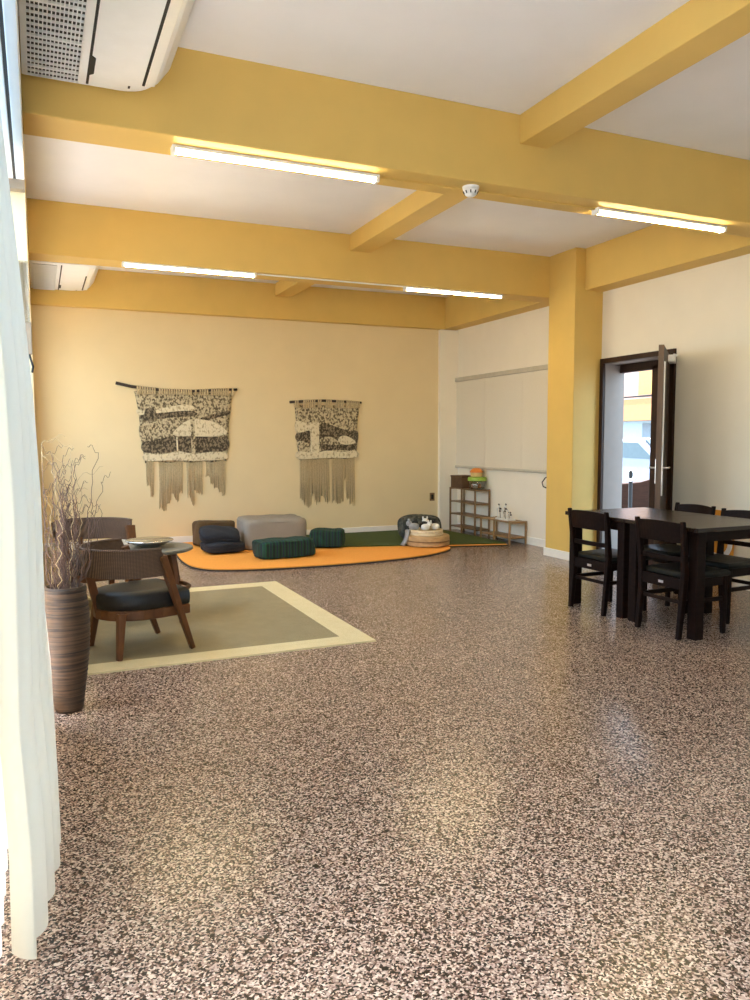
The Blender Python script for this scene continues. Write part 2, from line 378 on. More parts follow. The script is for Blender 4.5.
# beams
def beam(x0, x1, y0, y1, z0, label):
    o = MB().box(x0, x1, y0, y1, z0, ZC).build('ceiling_beam', M['yellow'], bevel=.006)
    return struct(o, label, 'ceiling beam')
beam(-.012, XR, 4.295, 4.595, ZB, 'nearest deep mustard beam crossing the whole ceiling')
beam(-.012, 5.55, 7.40, 7.70, ZB, 'second deep mustard beam, ending at the pillar')
beam(-.012, 5.55, 10.08, YB, ZB, 'mustard beam along the top of the beige back wall')
beam(5.55, XR, 7.40, YB-.001, ZB+.01, 'mustard edge beam above the roller blind')
beam(5.55, XR, 4.595, 6.93, ZB+.01, 'mustard edge beam above the open door')
beam(5.55, XR, YF, 4.295, ZB+.01, 'mustard edge beam on the right, nearest the camera')
beam(2.90, 3.11, YF, 4.295, 3.245, 'slim mustard joist meeting the nearest beam from the front')
beam(2.97, 3.19, 4.595, 7.40, 3.263, 'slim mustard joist between the first and second beams')
beam(2.97, 3.19, 7.70, 10.08, 3.263, 'slim mustard joist between the second beam and back wall')

# terrace outside the left opening
struct(MB().box(-1.3, -.25, YF, YB, -.12, -.03).build('terrace_floor', M['pavement']), 'pale terrace floor outside the curtain', 'terrace')
struct(MB().box(-1.4, -1.25, YF, YB, -.03, 1.25).build('added_parapet', M['bounce_parapet']), 'unseen cream parapet added to warm the light through the curtain', 'parapet')  # added and unseen: tints the daylight behind the lower curtain

# white lintel with a curtain rail slot over the terrace opening
l_ = MB(); l_.box(-.2, LX, -.9, 4.24, 2.66, 3.32).box(-.2, -.062, -.9, 4.24, 2.63, 2.66).box(-.05, LX, -.9, 4.24, 2.63, 2.66)
wd = struct(l_.build('trim_3', M['alu'], bevel=.003), 'white lintel with a dark rail slot above the curtain', 'lintel')
MB().box(-.062, -.05, -.9, 4.24, 2.632, 2.66).build('rail_slot', M['dark_gap'], wd)
MB().box(-.2, LX, 4.24, 4.295, 2.585, 3.32).build('end_block', M['transom'], wd)

# ------------------------------------------------------------------ open door
dr = thing('door_1', (XR, DY0, 0), 'dark brown wooden door standing open beside the mustard pillar', 'door', kind='structure')
f = MB(); W = DY1-DY0
f.box(-.03, .06, -.055, 0, 0, DZ+.055).box(-.03, .06, W, W+.055, 0, DZ+.055).box(-.03, .06, 0, W, DZ, DZ+.055)
f.build('door_frame', M['doorwood'], dr, bevel=.004)
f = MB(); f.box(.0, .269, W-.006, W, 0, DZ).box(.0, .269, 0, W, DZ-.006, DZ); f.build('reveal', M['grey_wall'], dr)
f = MB(); f.box(.20, .26, 0, .40, 0, DZ-.05).box(.20, .262, .40, .485, 0, DZ-.05).box(.20, .26, 0, W-.006, DZ-.10, DZ-.006); f.build('side_panel', M['doorwood'], dr, bevel=.006)
# leaf, opened into the room
leaf = MB().box(0, .97, -.045, 0, .01, DZ-.01).build('door_leaf', M['doorwood'], dr, bevel=.003)
ang = math.atan2(-.715, -.775)
leaf.location = (-.035, -.005, 0); leaf.rotation_euler = (0, 0, ang)
MB().box(.97, .976, -.045, 0, .01, DZ-.01).build('lipping', M['doorwood_light'], leaf)
h = MB()
for s_ in (-1, 1):
    yy = 0 if s_ > 0 else -.045
    h.box(.87, .93, yy, yy+s_*.008, .96, 1.18)
    h.tube([(.90, yy, 1.10), (.90, yy+s_*.055, 1.10), (.79, yy+s_*.06, 1.10)], .009, 8)
h.build('door_handle', M['metal'], leaf, bevel=.002)
c = MB(); c.box(.08, .34, 0, .06, DZ-.10, DZ-.035); c.build('door_closer', M['plastic'], leaf, bevel=.004)
c = MB().tube([(.30, .05, DZ-.03), (.20, .075, DZ-.03), (.07, .06, DZ-.025)], .008, 6); c.build('closer_arm', M['plastic'], leaf)
MB().box(.90, .916, .0, .012, .85, DZ-.15).build('pull_rail', M['plastic'], leaf)

# street outside the door
struct(MB().box(XR+.27, 40, -2, 45, -.12, -.02).build('street', M['street']), 'bright pale pavement outside the open door', 'street')
fa = thing('building', (20, 17.5, 0), 'pink building with orange balcony across the street, seen through the door', 'building')
MB().box(0, 3, 0, 9.5, 0, 9).build('wall', M['facade'], fa)
MB().box(-.1, 0, 0, 9.5, 0, 2.0).build('shopfront', M['shop'], fa)
MB().box(-.7, 0, 0, 9.5, 2.0, 2.75).build('balcony_panel', M['balcony'], fa)
MB().box(-.72, -.66, 0, 9.5, 2.8, 2.86).build('balcony_rail', M['black'], fa)
for y0 in (2.2, 3.4):
    wf = MB().box(-.04, .02, y0, y0+1.0, 2.9, 4.6).build('window', M['transom'], fa); MB().box(-.06, -.04, y0+.08, y0+.92, 2.95, 4.5).build('shade', M['drape'], wf)
MB().box(-.13, -.1, 3.2, 4.0, 1.0, 1.9).build('sign_panel', M['shop_grey'], fa)
# car
cr = thing('car', (12.9, 13.7, -.02), 'silver blue car parked on the street, seen through the door', 'car', rz=radians(90))
prof = [(-2.0, .28), (-2.05, .62), (-1.9, .82), (-1.15, .92), (-.55, 1.36), (.75, 1.40), (1.5, .98), (2.0, .88), (2.08, .5), (2.0, .28)]
MB().prism(prof, -.82, .82, 'y').build('body', M['carpaint'], cr, bevel=.08, seg=3)
for s_ in (-1, 1): MB().prism([(-1.0, .94), (-.52, 1.29), (.68, 1.32), (1.25, .98)], s_*.80, s_*.835, 'y').build('side_window', M['carglass'], cr)
MB().bar((-1.17, 0, .95), (-.60, 0, 1.36), 1.4, .03).build('windscreen', M['carglass'], cr)
for x in (-1.3, 1.3):
    for s_ in (-1, 1):
        wh = MB().tube([(x, s_*.66, .31), (x, s_*.84, .31)], .31, 20).build('wheel', M['tyre'], cr)
        MB().tube([(x, s_*.84, .31), (x, s_*.855, .31)], .19, 14).build('hubcap', M['metal'], wh)
# low dark planter and post
pl = thing('planter', (10.35, 11.05, -.02), 'low dark brown planter with a curved top edge outside the door', 'planter', rz=radians(-47))
poly = [(-.75, 0), (.75, 0), (.75, .78), (.45, .74), (.15, .66), (-.1, .58), (-.4, .545), (-.75, .54)]
MB().prism(poly, -.2, .2, 'y').build('panel', M['planter'], pl, bevel=.01)
MB().box(-.78, .78, -.23, .23, 0, .06).build('plinth', M['black'], pl)
ps = thing('bollard', (8.5, 9.42, -.02), 'thin black post with a white ring at the left of the doorway', 'bollard')
MB().lathe([(.07, 0), (.07, .03), (.03, .05), (.03, .9), (.0, .93)], n=16).build('post', M['black'], ps, smooth=False)
ring = MB().tube([(.06*cos(a), -.045, .82+.085*sin(a)) for a in [2*pi*k/20 for k in range(21)]], .022, 8); r_ = ring.build('ring', M['plastic'], ps, smooth=True); r_.rotation_euler = (0, 0, radians(-45))

# ------------------------------------------------------------------ blind on the right wall
bl = thing('roller_blind', (XR, 8.9, 2.27), 'closed beige roller blind on the white right wall beyond the pillar', 'blind')
y0, y1 = -1.28, 1.31
MB().box(-.055, -.002, y0-.01, y1+.01, -.06, 0).build('cassette', M['blind_bar'], bl, bevel=.008)
nb = 60; fb = MB()
pts = [(y0+(y1-y0)*k/nb) for k in range(nb+1)]
sh = [-.030 - .006*sum(math.exp(-((y-q)/.03)**2) for q in (.40, -.52)) for y in pts]
fb.loft([[(sh[k], y, -.06), (sh[k]+.004, y, -.06), (sh[k]+.004, y, -1.31), (sh[k], y, -1.31)] for k, y in enumerate(pts)])
fb.build('blind_fabric', M['blind'], bl, smooth=False)
MB().box(-.045, -.015, y0, y1, -1.335, -1.30).build('bottom_bar', M['blind_bar'], bl, bevel=.006)
k = MB().tube([(0, .0, 0), (-.05, .02, -.02), (-.06, .07, -.08), (-.05, .06, -.13), (-.02, .02, -.15)], .007, 8).build('wall_hook', M['black'], smooth=True)
k.location = (XR-.002, 7.85, .90); tag(k, 'curved black hook on the white wall just left of the pillar', 'hook')
# outlet
ot = thing('wall_outlet', (5.40, YB, .50), 'small dark wall outlet at the right end of the beige wall', 'outlet')
MB().box(-.04, .04, -.012, 0, -.06, .06).build('cover_plate', M['shelfwood'], ot, bevel=.004)
MB().box(-.02, .02, -.016, -.012, -.035, .035).build('socket', M['black'], ot, bevel=.003)

# ------------------------------------------------------------------ ceiling fittings
def lamp(x0, x1, y, label):
    t = thing('tube_light', ((x0+x1)/2, y, ZB), label, 'ceiling light', group='tube lights under the beams')
    L = (x1-x0)/2
    MB().box(-L, L, -.035, .035, -.018, 0).build('fixture_body', M['plastic'], t, bevel=.004)
    prof = [(.024*cos(a), -.016+.025*sin(a)) for a in [pi+pi*k/10 for k in range(11)]]
    o = MB().loft([[(-L+.02, u, v) for u, v in prof], [(L-.02, u, v) for u, v in prof]]).build('lit_diffuser', M['tube'], t)
    for s_ in (-1, 1): MB().box(s_*L-.022*(s_ > 0), s_*L+.022*(s_ < 0), -.032, .032, -.043, -.014).build('end_cap', M['plastic'], t, bevel=.004)
    return t
lamp(.73, 1.97, 4.445, 'lit tube light under the left half of the nearest beam')
lamp(3.63, 4.86, 4.445, 'lit tube light under the right end of the nearest beam')
lamp(.76, 2.00, 7.44, 'lit tube light under the left half of the second beam')
lamp(3.61, 4.82, 7.46, 'lit tube light under the second beam, left of the pillar')
cd = MB().box(2.0, 3.64, -.008, .008, -.012, 0).build('cable_trunking', M['yellow']); cd.location = (0, 4.445, ZB)
tag(cd, 'thin yellow cable trunking between the lights on the nearest beam', 'trunking')
cd2 = MB().box(2.02, 3.65, -.008, .008, -.012, 0).build('cable_trunking', M['plastic']); cd2.location = (0, 7.45, ZB)
tag(cd2, 'thin pale cable trunking between the lights on the second beam', 'trunking')
sd = thing('smoke_detector', (2.60, 4.395, ZB), 'white round smoke detector under the nearest beam', 'smoke detector')
MB().lathe([(.052, -.015), (.055, 0)], n=28).build('base', M['plastic'], sd)
MB().lathe([(.0, -.062), (.022, -.060), (.036, -.05), (.046, -.032), (.05, -.015)], n=28).build('sensor_dome', M['plastic'], sd, smooth=True)
f = MB()
for k_ in range(9):
    a = 2*pi*k_/9; f.tube([(.040*cos(a), .040*sin(a), -.046), (.049*cos(a), .049*sin(a), -.030)], .004, 5)
f.build('vent_slots', M['grille_back'], sd)

def rrect(x0, x1, y0, y1, r, n=6):
    out = []
    for cx, cy, a0 in ((x1-r, y1-r, 0), (x0+.01, y1-.01, pi/2), (x0+.01, y0+.01, pi), (x1-r, y0+r, 3*pi/2)):
        rr = r if cx == x1-r else .01
        for k_ in range(n+1):
            a = a0 + pi/2*k_/n; out.append((cx+rr*cos(a), cy+rr*sin(a)))
    return out
def aircon(loc, label, length):
    t = thing('air_conditioner', loc, label, 'air conditioner', group='ceiling air conditioners')
    y0, y1 = -length, 0   # far end at y=0, hangs down from z=0 to -.28
    rings = [[(x, y, z) for x, y in rrect(.0, xr, y0, y1-dy, .14)] for xr, z, dy in
             ((.56, -.285, .012), (.60, -.28, .0), (.64, -.255, 0), (.69, -.19, 0), (.72, -.10, 0), (.73, 0.0, 0))]
    MB().loft(rings).build('casing', M['plastic'], t, smooth=False, bevel=.003)
    zb = -.285
    MB().box(.025, .255, y0+.10, y1-.05, zb-.004, zb+.01).build('filter', M['grille_back'], t)
    g = MB()
    for k_ in range(15):
        x = .025+.23*k_/14; g.box(x-.0021, x+.0021, y0+.10, y1-.05, zb-.014, zb-.004)
    n = int((length-.15)/.05)
    for k_ in range(n+1):
        y = y0+.10+(length-.15)*k_/n; wd_ = .006 if k_ % 6 == 0 else .0017; g.box(.025, .255, y-wd_, y+wd_, zb-.015, zb-.004)
    g.build('intake_grille', M['plastic'], t)
    s_ = MB().box(.292, .304, y0+.08, y1-.035, zb-.004, zb+.01).prism([(.304, y1-.34), (.322, y1-.32), (.322, y1-.16), (.304, y1-.14)], zb-.004, zb+.01)
    s_.build('panel_gap', M['black'], t)
    MB().box(.553, .566, y1-.95, y1-.12, zb-.004, zb+.01).build('air_slot', M['black'], t)
    MB().box(.566, .615, y0+.14, y1-.12, -.291, -.276, Matrix.Rotation(radians(-8), 4, 'Y'), (.566, 0, -.285)).build('louver', M['skirting'], t, bevel=.003)
    MB().box(.49, .50, y1-.085, y1-.06, zb-.003, zb+.005).build('indicator', M['dark_gap'], t)
    return t
aircon((-.008, 4.275, ZC-.005), 'large white ceiling air conditioner before the nearest beam', 1.45)
aircon((-.005, 10.05, ZC-.005), 'white ceiling air conditioner by the back wall, behind the second beam', 1.5)

# ------------------------------------------------------------------ curtain
def interp(z, tab):
    for (z0, v0), (z1, v1) in zip(tab, tab[1:]):
        if z <= z1: return v0 + (v1-v0)*(z-z0)/(z1-z0)
    return tab[-1][1]
cu = thing('curtain', (0, 2.1, 0), 'sheer white curtain hanging at the left edge beside the vase', 'curtain')
ys = []; y = 2.085
while y < 3.86: ys.append(y); y += .0075
NZ = 40; cm = MB(); rows = []
outer = [(0, .030), (.30, .026), (.62, .006), (1.17, .006), (1.5, -.006), (1.87, -.030), (2.5, -.078), (2.90, -.105)]
for iz in range(NZ+1):
    z = .02 + 2.53*iz/NZ; zz = z; row = []
    for y in ys:
        near = max(0, min(1, (y-2.06)/.55))
        o_ = interp(z, outer) - (1-near**.7)*.085*(1-.45*z/2.6)
        ph = 2*pi*(y-2.085)/.158 + .35*sin(3.1*y+z*.8) + .25*sin(y*7+1)
        fold = .5+.5*cos(ph)
        amp = .062*(1-.5*z/2.6) + .014*sin(y*5+z*1.7)
        P_ = (o_ - amp*(1-fold**.8), y-2.1 + .02*sin(ph)*(1-.4*z/2.6), z)
        if not row:      # leading flap turned towards the room
            for q in range(8):
                tq = 1-q/8; row.append(cm.bm.verts.new((P_[0]-.060*tq*(1-.4*z/2.6), P_[1]+.050*tq-.012*sin(pi*tq), z)))
        row.append(cm.bm.verts.new(P_))
    rows.append(row)
for r0, r1 in zip(rows, rows[1:]):
    for k_ in range(len(ys)+7): cm.bm.faces.new((r0[k_], r0[k_+1], r1[k_+1], r1[k_]))
cm.build('drape', M['curtain'], cu, smooth=True)
bd = MB(); rows = []
yb_ = [1.75+.012*k_ for k_ in range(165)]
for iz in range(11):
    z = .02+2.53*iz/10; rows.append([bd.bm.verts.new((-.150+.022*sin(2*pi*q/.15+.3*sin(q*5+z)), q-2.1, z)) for q in yb_])
for r0, r1 in zip(rows, rows[1:]):
    for k_ in range(len(yb_)-1): bd.bm.faces.new((r0[k_], r0[k_+1], r1[k_+1], r1[k_]))
bd.build('back_drape', M['curtain'], cu, smooth=True)
MB().tube([(-.1, -.2, 2.56), (-.1, 2.0, 2.56)], .014, 10).build('curtain_rod', M['alu'], cu, smooth=True)
# small clear fitting on the pier edge
fx = thing('wall_fitting', (-.02, 4.3, 1.95), 'clear plastic and brown fitting on the wall edge above the curtain', 'fitting')
MB().box(-.045, .01, -.03, 0, 0, .30).build('clear_cover', M['clear'], fx, bevel=.008)
MB().box(-.02, .015, -.02, 0, -.16, 0).build('bracket', M['transom'], fx, bevel=.004)
MB().tube([(.0, -.015, -.16), (.015, -.02, -.22), (.01, -.03, -.25)], .006, 6).build('hook', M['black'], fx)

# ------------------------------------------------------------------ vase and branches
VX, VY = .105, 4.10
va = thing('floor_vase', (VX, VY, 0), 'tall brown reed-wrapped floor vase beside the curtain', 'vase')
pf = [(.066, 0), (.070, .02), (.088, .15), (.103, .28), (.111, .38), (.112, .46), (.106, .54), (.098, .60), (.096, .635), (.086, .635), (.086, .50), (.07, .3), (.0, .28)]
vs = []
for (r0, z0), (r1, z1) in zip(pf[:8], pf[1:9]):
    n = max(1, int((z1-z0)/.012))
    for k_ in range(n): t_ = k_/n; vs.append((r0+(r1-r0)*t_+.0016*((len(vs) % 2)*2-1), z0+(z1-z0)*t_))
MB().lathe(vs+pf[8:], n=40).build('body', M['vase'], va, smooth=True)
MB().lathe([(.098, .60), (.101, .608), (.101, .622), (.098, .632), (.0965, .632), (.0965, .60)], n=40).build('rim', M['vase'], va, smooth=True)
for i in range(84):
    a = random.uniform(0, 2*pi); r0 = random.uniform(.005, .045)
    pale = i % 12 == 0  # tall twigs get the lit tone, standing for light on their tops
    Ln = random.uniform(.18, .50) if not pale else random.uniform(.45, .74)
    if i % 5 == 1: Ln = random.uniform(.5, .68)
    lean = random.uniform(-.03, .09)
    p = Vector((r0*cos(a), r0*sin(a), .30)); n = 34; pts = [p.copy()]
    ax, ay = random.uniform(0, 6.3), random.uniform(0, 6.3); fr = random.uniform(.75, 1.45); am = random.uniform(.005, .011)
    dx, dy = lean*cos(a)*1.2, lean*sin(a)*.8
    tot = .32 + Ln
    for k_ in range(1, n+1):
        t_ = k_/n; z = .30 + tot*t_
        g = 1.0 if z > .62 else .35
        q = Vector((p.x + dx*t_*(1.0 if z < .62 else 1.5) + g*am*(sin(k_*fr+ax)+.7*sin(k_*fr*1.9+ay)+.5*sin(k_*.31+ax)*2), p.y + dy*t_ + g*am*(cos(k_*fr+ay)), z))
        if z < .66:
            rr = sqrt(q.x**2+q.y**2); mxr = .068 if z > .5 else .052
            if rr > mxr: q.x *= mxr/rr; q.y *= mxr/rr
        q.x = max(q.x, -.085)
        pts.append(q)
    d = random.choice((-1, 1, 1)); e = pts[-1]; L_ = .016 if pale else .007
    for k_ in range(1, 8): pts.append(e + Vector((max(d*L_*k_, -.085-e.x) if d < 0 else d*L_*k_, .004*k_, .014*sin(k_*1.3+ax)+.006*k_)))
    ob = MB().tube(pts, [.0027 - .0016*k_/len(pts) for k_ in range(len(pts))], 5).build('dried_branch', M['twig_lit' if pale else 'twig'], smooth=True)
    ob.location = (VX, VY, 0)
    tag(ob, 'curly dried branch painted in a lit tone, reaching above the others in the reed vase' if pale else 'thin brown twisted dried branch in the bunch in the reed vase', 'branch', 'lit-toned branches in the vase' if pale else 'brown branches in the vase')

# ------------------------------------------------------------------ rug and mats
rg = thing('area_rug', (1.04, 5.86, 0), 'flat sage rug with a wide cream border under the armchairs', 'rug')
hx, hy, bw = 1.01, 1.19, .19
b = MB(); b.box(-hx, hx, -hy, -hy+bw, 0, .010).box(-hx, hx, hy-bw, hy, 0, .010).box(-hx, -hx+bw, -hy+bw, hy-bw, 0, .010).box(hx-bw, hx, -hy+bw, hy-bw, 0, .010)
b.build('border', M['rug_border'], rg)
MB().box(-hx+bw, hx-bw, -hy+bw, hy-bw, 0, .009).build('field', M['rug_field'], rg)

def catmull(P, n=6, closed=False):
    out = []; P = [Vector(p) for p in P]; m = len(P)
    for i in range(m if closed else m-1):
        p0 = P[(i-1) % m] if closed or i > 0 else P[0]; p1 = P[i]; p2 = P[(i+1) % m]; p3 = P[(i+2) % m] if closed or i+2 < m else P[-1]
        for k_ in range(n):
            t_ = k_/n
            out.append(.5*((2*p1)+(p2-p0)*t_+(2*p0-5*p1+4*p2-p3)*t_*t_+(3*p1-p0-3*p2+p3)*t_**3))
    if not closed: out.append(P[-1])
    return out
def seam(x): return 9.30 - .27*(x-1.45)
fr_ = catmull([(1.47, 9.27), (1.44, 8.95), (1.43, 8.52), (1.47, 8.15), (1.64, 7.88), (2.05, 7.74), (2.55, 7.68), (3.05, 7.67), (3.65, 7.74), (4.10, 7.86), (4.40, 8.03), (4.60, 8.20), (4.66, 8.35), (4.60, 8.44)], 6)
fr_ = [(p.x, p.y) for p in fr_]
mt = thing('play_mat', (0, 0, 0), 'orange felt play mat with a rounded front edge before the cushions', 'mat')
MB().prism(fr_, .0, .018).build('backing', M['rubber'], mt); 
def shrink(poly, d):
    cx = sum(p[0] for p in poly)/len(poly); cy = sum(p[1] for p in poly)/len(poly); o = []
    for x, y in poly:
        v = Vector((x-cx, y-cy)); o.append((x-v.x*d/v.length, y-v.y*d/v.length))
    return o
MB().prism(shrink(fr_, .008), .018, .030).build('felt_top', M['orange'], mt)
bm_ = thing('floor_mat', (0, 0, 0), 'second orange mat against the beige wall, under the turf and brown cushion', 'mat')
bp_ = [(1.45, seam(1.45)+.02), (5.46, seam(5.46)+.02), (5.46, 8.9), (5.42, 10.10), (1.35, 10.15)]
MB().prism(bp_, 0, .016).build('backing', M['rubber'], bm_); MB().prism(shrink(bp_, .01), .016, .024).build('felt_top', M['orange'], bm_)
tf = MB().prism([(3.05, seam(3.05)+.10), (5.455, seam(5.455)+.06), (5.45, 8.95), (5.40, 10.07), (3.0, 10.11)], .0245, .040).build('turf_mat', M['turf'])
tag(tf, 'dark green artificial turf mat by the corner of the beige wall', 'mat')

# ------------------------------------------------------------------ cushions
def cushion(name, loc, size, rot, mat, label, e=5, sag=.0, noise=.006, seamr=True):
    t = thing(name, loc, label, 'cushion')
    t.rotation_euler = rot
    MB().pillow(*size, e=e, sag=sag, noise=noise, cuts=9).build('cover', mat, t, smooth=True)
    sx, sy, sz = size
    if seamr:
        for zz in ((sz*.40, -sz*.40) if seamr == 2 else (0,)):
            pts = []
            for k_ in range(49):
                a = 2*pi*k_/48; c_, s_ = cos(a), sin(a); nr = (abs(c_)**e+abs(s_)**e+abs(2*zz/sz)**e)**(1/e)
                x, y = c_/nr*sx/2, s_/nr*sy/2; pts.append((x*1.004, y*1.004, zz))
            MB().tube(pts, .006, 6, cap=False).build('piping', mat, t, smooth=True)
    return t
cushion('box_cushion', (2.02, 9.72, .180), (.49, .30, .31), (radians(-6), radians(3), radians(3)), M['brown_cloth'], 'olive brown box cushion against the wall behind the navy cushions', 12, seamr=2)
cushion('floor_cushion', (1.975, 9.02, .105), (.45, .42, .15), (0, 0, radians(6)), M['navy'], 'lower of the two stacked navy cushions', 6, .35)
cushion('floor_cushion', (1.95, 9.06, .232), (.46, .40, .17), (radians(10), radians(4), radians(-5)), M['navy'], 'upper of the two stacked navy cushions', 5, .35)
cushion('pouf', (2.65, 9.30, .212), (.78, .66, .375), (0, 0, radians(-4)), M['pouf'], 'large grey canvas block pouf in the middle of the orange mats', 12, noise=.004, seamr=2)
cushion('bolster', (2.535, 8.38, .135), (.67, .36, .205), (0, 0, radians(4)), M['plaid'], 'long green tartan cushion in front of the grey pouf', 7, seamr=2)
cushion('tartan_cushion', (3.27, 8.94, .145), (.42, .38, .21), (0, 0, radians(-24)), M['plaid'], 'green tartan cushion at the right of the grey pouf', 7, seamr=2)
# drum table group
cushion('round_pouf', (4.60, 9.04, .202), (.54, .44, .32), (0, 0, radians(-4)), M['leafy'], 'dark leafy-print pouf behind the round wooden drum', 3.6, noise=.006, seamr=False)
dm = thing('wooden_drum', (4.46, 8.53, .0405), 'low round tan wooden drum on the edge of the orange mat', 'drum')
MB().lathe([(.265, 0), (.272, .012), (.272, .115), (.262, .128), (0, .128)], n=44).build('shell', M['drum'], dm)
MB().lathe([(.275, .05), (.278, .055), (.278, .062), (.275, .067)], n=44).build('hoop', M['shelfwood'], dm)
ty = thing('round_tray', (4.44, 8.54, .1685), 'cream round slatted tray on top of the wooden drum', 'tray')
MB().lathe([(.20, 0), (.215, .004), (.215, .028), (.208, .034), (0, .034)], n=40).build('lower_ring', M['cream'], ty)
MB().lathe([(.205, .036), (.212, .04), (.212, .062), (.205, .068), (.185, .068), (.18, .05), (0, .05)], n=40).build('upper_ring', M['cream'], ty)
def soft(loc, label, mat, mat2, s=1, rz=0):
    t = thing('soft_toy', loc, label, 'toy', rz=rz)
    MB().pillow(.13*s, .10*s, .09*s, (0, 0, .045*s), e=2.4, cuts=5).build('body', mat, t, smooth=True)
    MB().pillow(.075*s, .07*s, .07*s, (.06*s, -.02*s, .085*s), e=2.2, cuts=4).build('head', mat2, t, smooth=True)
    for a in (-1, 1): MB().pillow(.03*s, .02*s, .035*s, (.06*s, -.02*s+a*.025*s, .125*s), e=2.2, cuts=3).build('ear', mat2, t, smooth=True)
    return t
soft((4.41, 8.50, .2245), 'white soft toy in the middle of the cream tray', M['white_toy'], M['white_toy'], .9, .3)
soft((4.56, 8.52, .2245), 'white and black soft toy at the right of the cream tray', M['white_toy'], M['black'], .9, 1.9)
soft((4.29, 8.58, .2245), 'grey soft toy at the left of the cream tray', M['grey_toy'], M['grey_toy'], 1.0, 2.8)
soft((4.46, 8.64, .2245), 'black and white soft toy at the back of the cream tray', M['black'], M['white_toy'], 1.1, 1.2)
sc = MB().loft([[(4.20+.05*t_*2+.02*sin(t_*5), 8.42-.05+.09*v, .045 + .19*sin(pi*min(1, t_)*.5)**1.0 + .004*sin(v*9)) for v in (0, .33, .66, 1)] +
                [(4.20+.05*t_*2+.02*sin(t_*5)-.02, 8.42-.05+.09*v, .045 + .19*sin(pi*min(1, t_)*.5)) for v in (1, .66, .33, 0)] for t_ in [k_/8 for k_ in range(9)]]).build('cloth', M['grey_toy'], smooth=True)
sc.location = (-.06, .16, 0); tag(sc, 'grey cloth draped at the left side of the wooden drum', 'cloth')

# ------------------------------------------------------------------ open shelves
def shelf(loc, label, sx, sy, sz, levels, mids, mat, legs_mat):
    t = thing('open_shelf', loc, label, 'shelf')
    for x in (-sx/2+.011, sx/2-.011):
        for y in [-sy/2+.011, sy/2-.011] + list(mids if x < 0 else []):
            MB().box(x-.011, x+.011, y-.011, y+.011, 0, sz).build('post', legs_mat, t, bevel=.002)
    for z in levels:
        m = MB()
        for k_ in range(5):
            x = -sx/2+.03+(sx-.06)*k_/4; m.box(x-.026, x+.026, -sy/2+.002, sy/2-.002, z-.009, z+.005)
        m.box(-sx/2+.002, sx/2-.002, -sy/2+.012, -sy/2+.03, z-.018, z-.009).box(-sx/2+.002, sx/2-.002, sy/2-.03, sy/2-.012, z-.018, z-.009)
        m.build('shelf_board', mat, t, bevel=.002)
    return t
shelf((5.65, 9.53, .0), 'tall four-tier brown wooden open shelf in the far right corner', .25, .72, .66, (.10, .28, .46, .652), (0.02,), M['shelfwood'], M['shelfwood'])
shelf((5.645, 8.65, .0), 'low two-tier bamboo open shelf beside the taller one', .27, .72, .30, (.09, .292), (0.02,), M['bamboo'], M['bamboo'])
# mats stop short of the shelves' legs: the shelves stand on the terrazzo
bx = thing('storage_box', (5.65, 9.70, .658), 'brown woven box on the left of the tall shelf top', 'box')
MB().box(-.12, .12, -.16, .16, 0, .155).build('body', M['box_weave'], bx, bevel=.008)
MB().box(-.125, .125, -.165, .165, .155, .178).build('lid', M['box_weave'], bx, bevel=.006)
tb = thing('plastic_tub', (5.65, 9.32, .658), 'clear plastic tub with a lime green lid on the tall shelf', 'tub')
MB().lathe([(.085, 0), (.105, .01), (.125, .12), (.122, .12), (.10, .015), (0, .012)], n=32).build('bowl', M['clear'], tb, smooth=True)
MB().lathe([(.128, .12), (.132, .125), (.13, .16), (.12, .172), (0, .176)], n=32).build('lid', M['lime'], tb, smooth=False)
for i, (dx, dy, mt_, nm) in enumerate([(-.04, .03, 'pink', 'pink toy block inside the clear tub, left'), (-.05, -.03, 'white_toy', 'white toy block inside the clear tub, front'), (.03, .0, 'orange_plastic', 'orange toy block inside the clear tub, back')]):
    o = MB().pillow(.055, .055, .055, (0, 0, .0275), e=6, cuts=4).build('toy_block', M[mt_], smooth=True); o.location = (5.65+dx, 9.32+dy, .673); tag(o, nm, 'toy')
hat = thing('toy_bucket', (5.65, 9.34, .835), 'orange and straw coloured toy bucket on the green tub lid', 'toy')
MB().lathe([(.078, 0), (.082, .006), (.086, .055), (.0, .057)], n=28).build('band', M['yellow_plastic'], hat)
MB().lathe([(.094, .057), (.096, .068), (.07, .10), (.045, .118), (0, .122)], n=28).build('cap', M['orange_plastic'], hat, smooth=True)
# bead maze
bz = thing('bead_maze', (5.62, 8.55, .298), 'small black and white wire bead maze toy on the low shelf', 'toy')
MB().box(-.06, .06, -.15, .15, 0, .022).build('base', M['white_toy'], bz, bevel=.004)
for k_ in range(5):
    y = -.12+.06*k_; hgt = (.10, .17, .20, .16, .19)[k_]; dx = (.02, -.02, .03, -.03, .0)[k_]
    pts = catmull([(-.04, y, .02), (-.04, y+.01, hgt*.7), (dx, y+.04, hgt), (.04, y+.05, hgt*.6), (.04, y+.03, .02)], 5)
    wr = MB().tube(pts, .004, 6).build('wire', M['black' if k_ % 2 else 'white_toy'], bz, smooth=True)
    for q in (5, 10, 14):
        MB().pillow(.026, .026, .026, pts[q], e=2, cuts=3).build('bead', M['white_toy' if (q+k_) % 2 else 'rod'], wr, smooth=True)

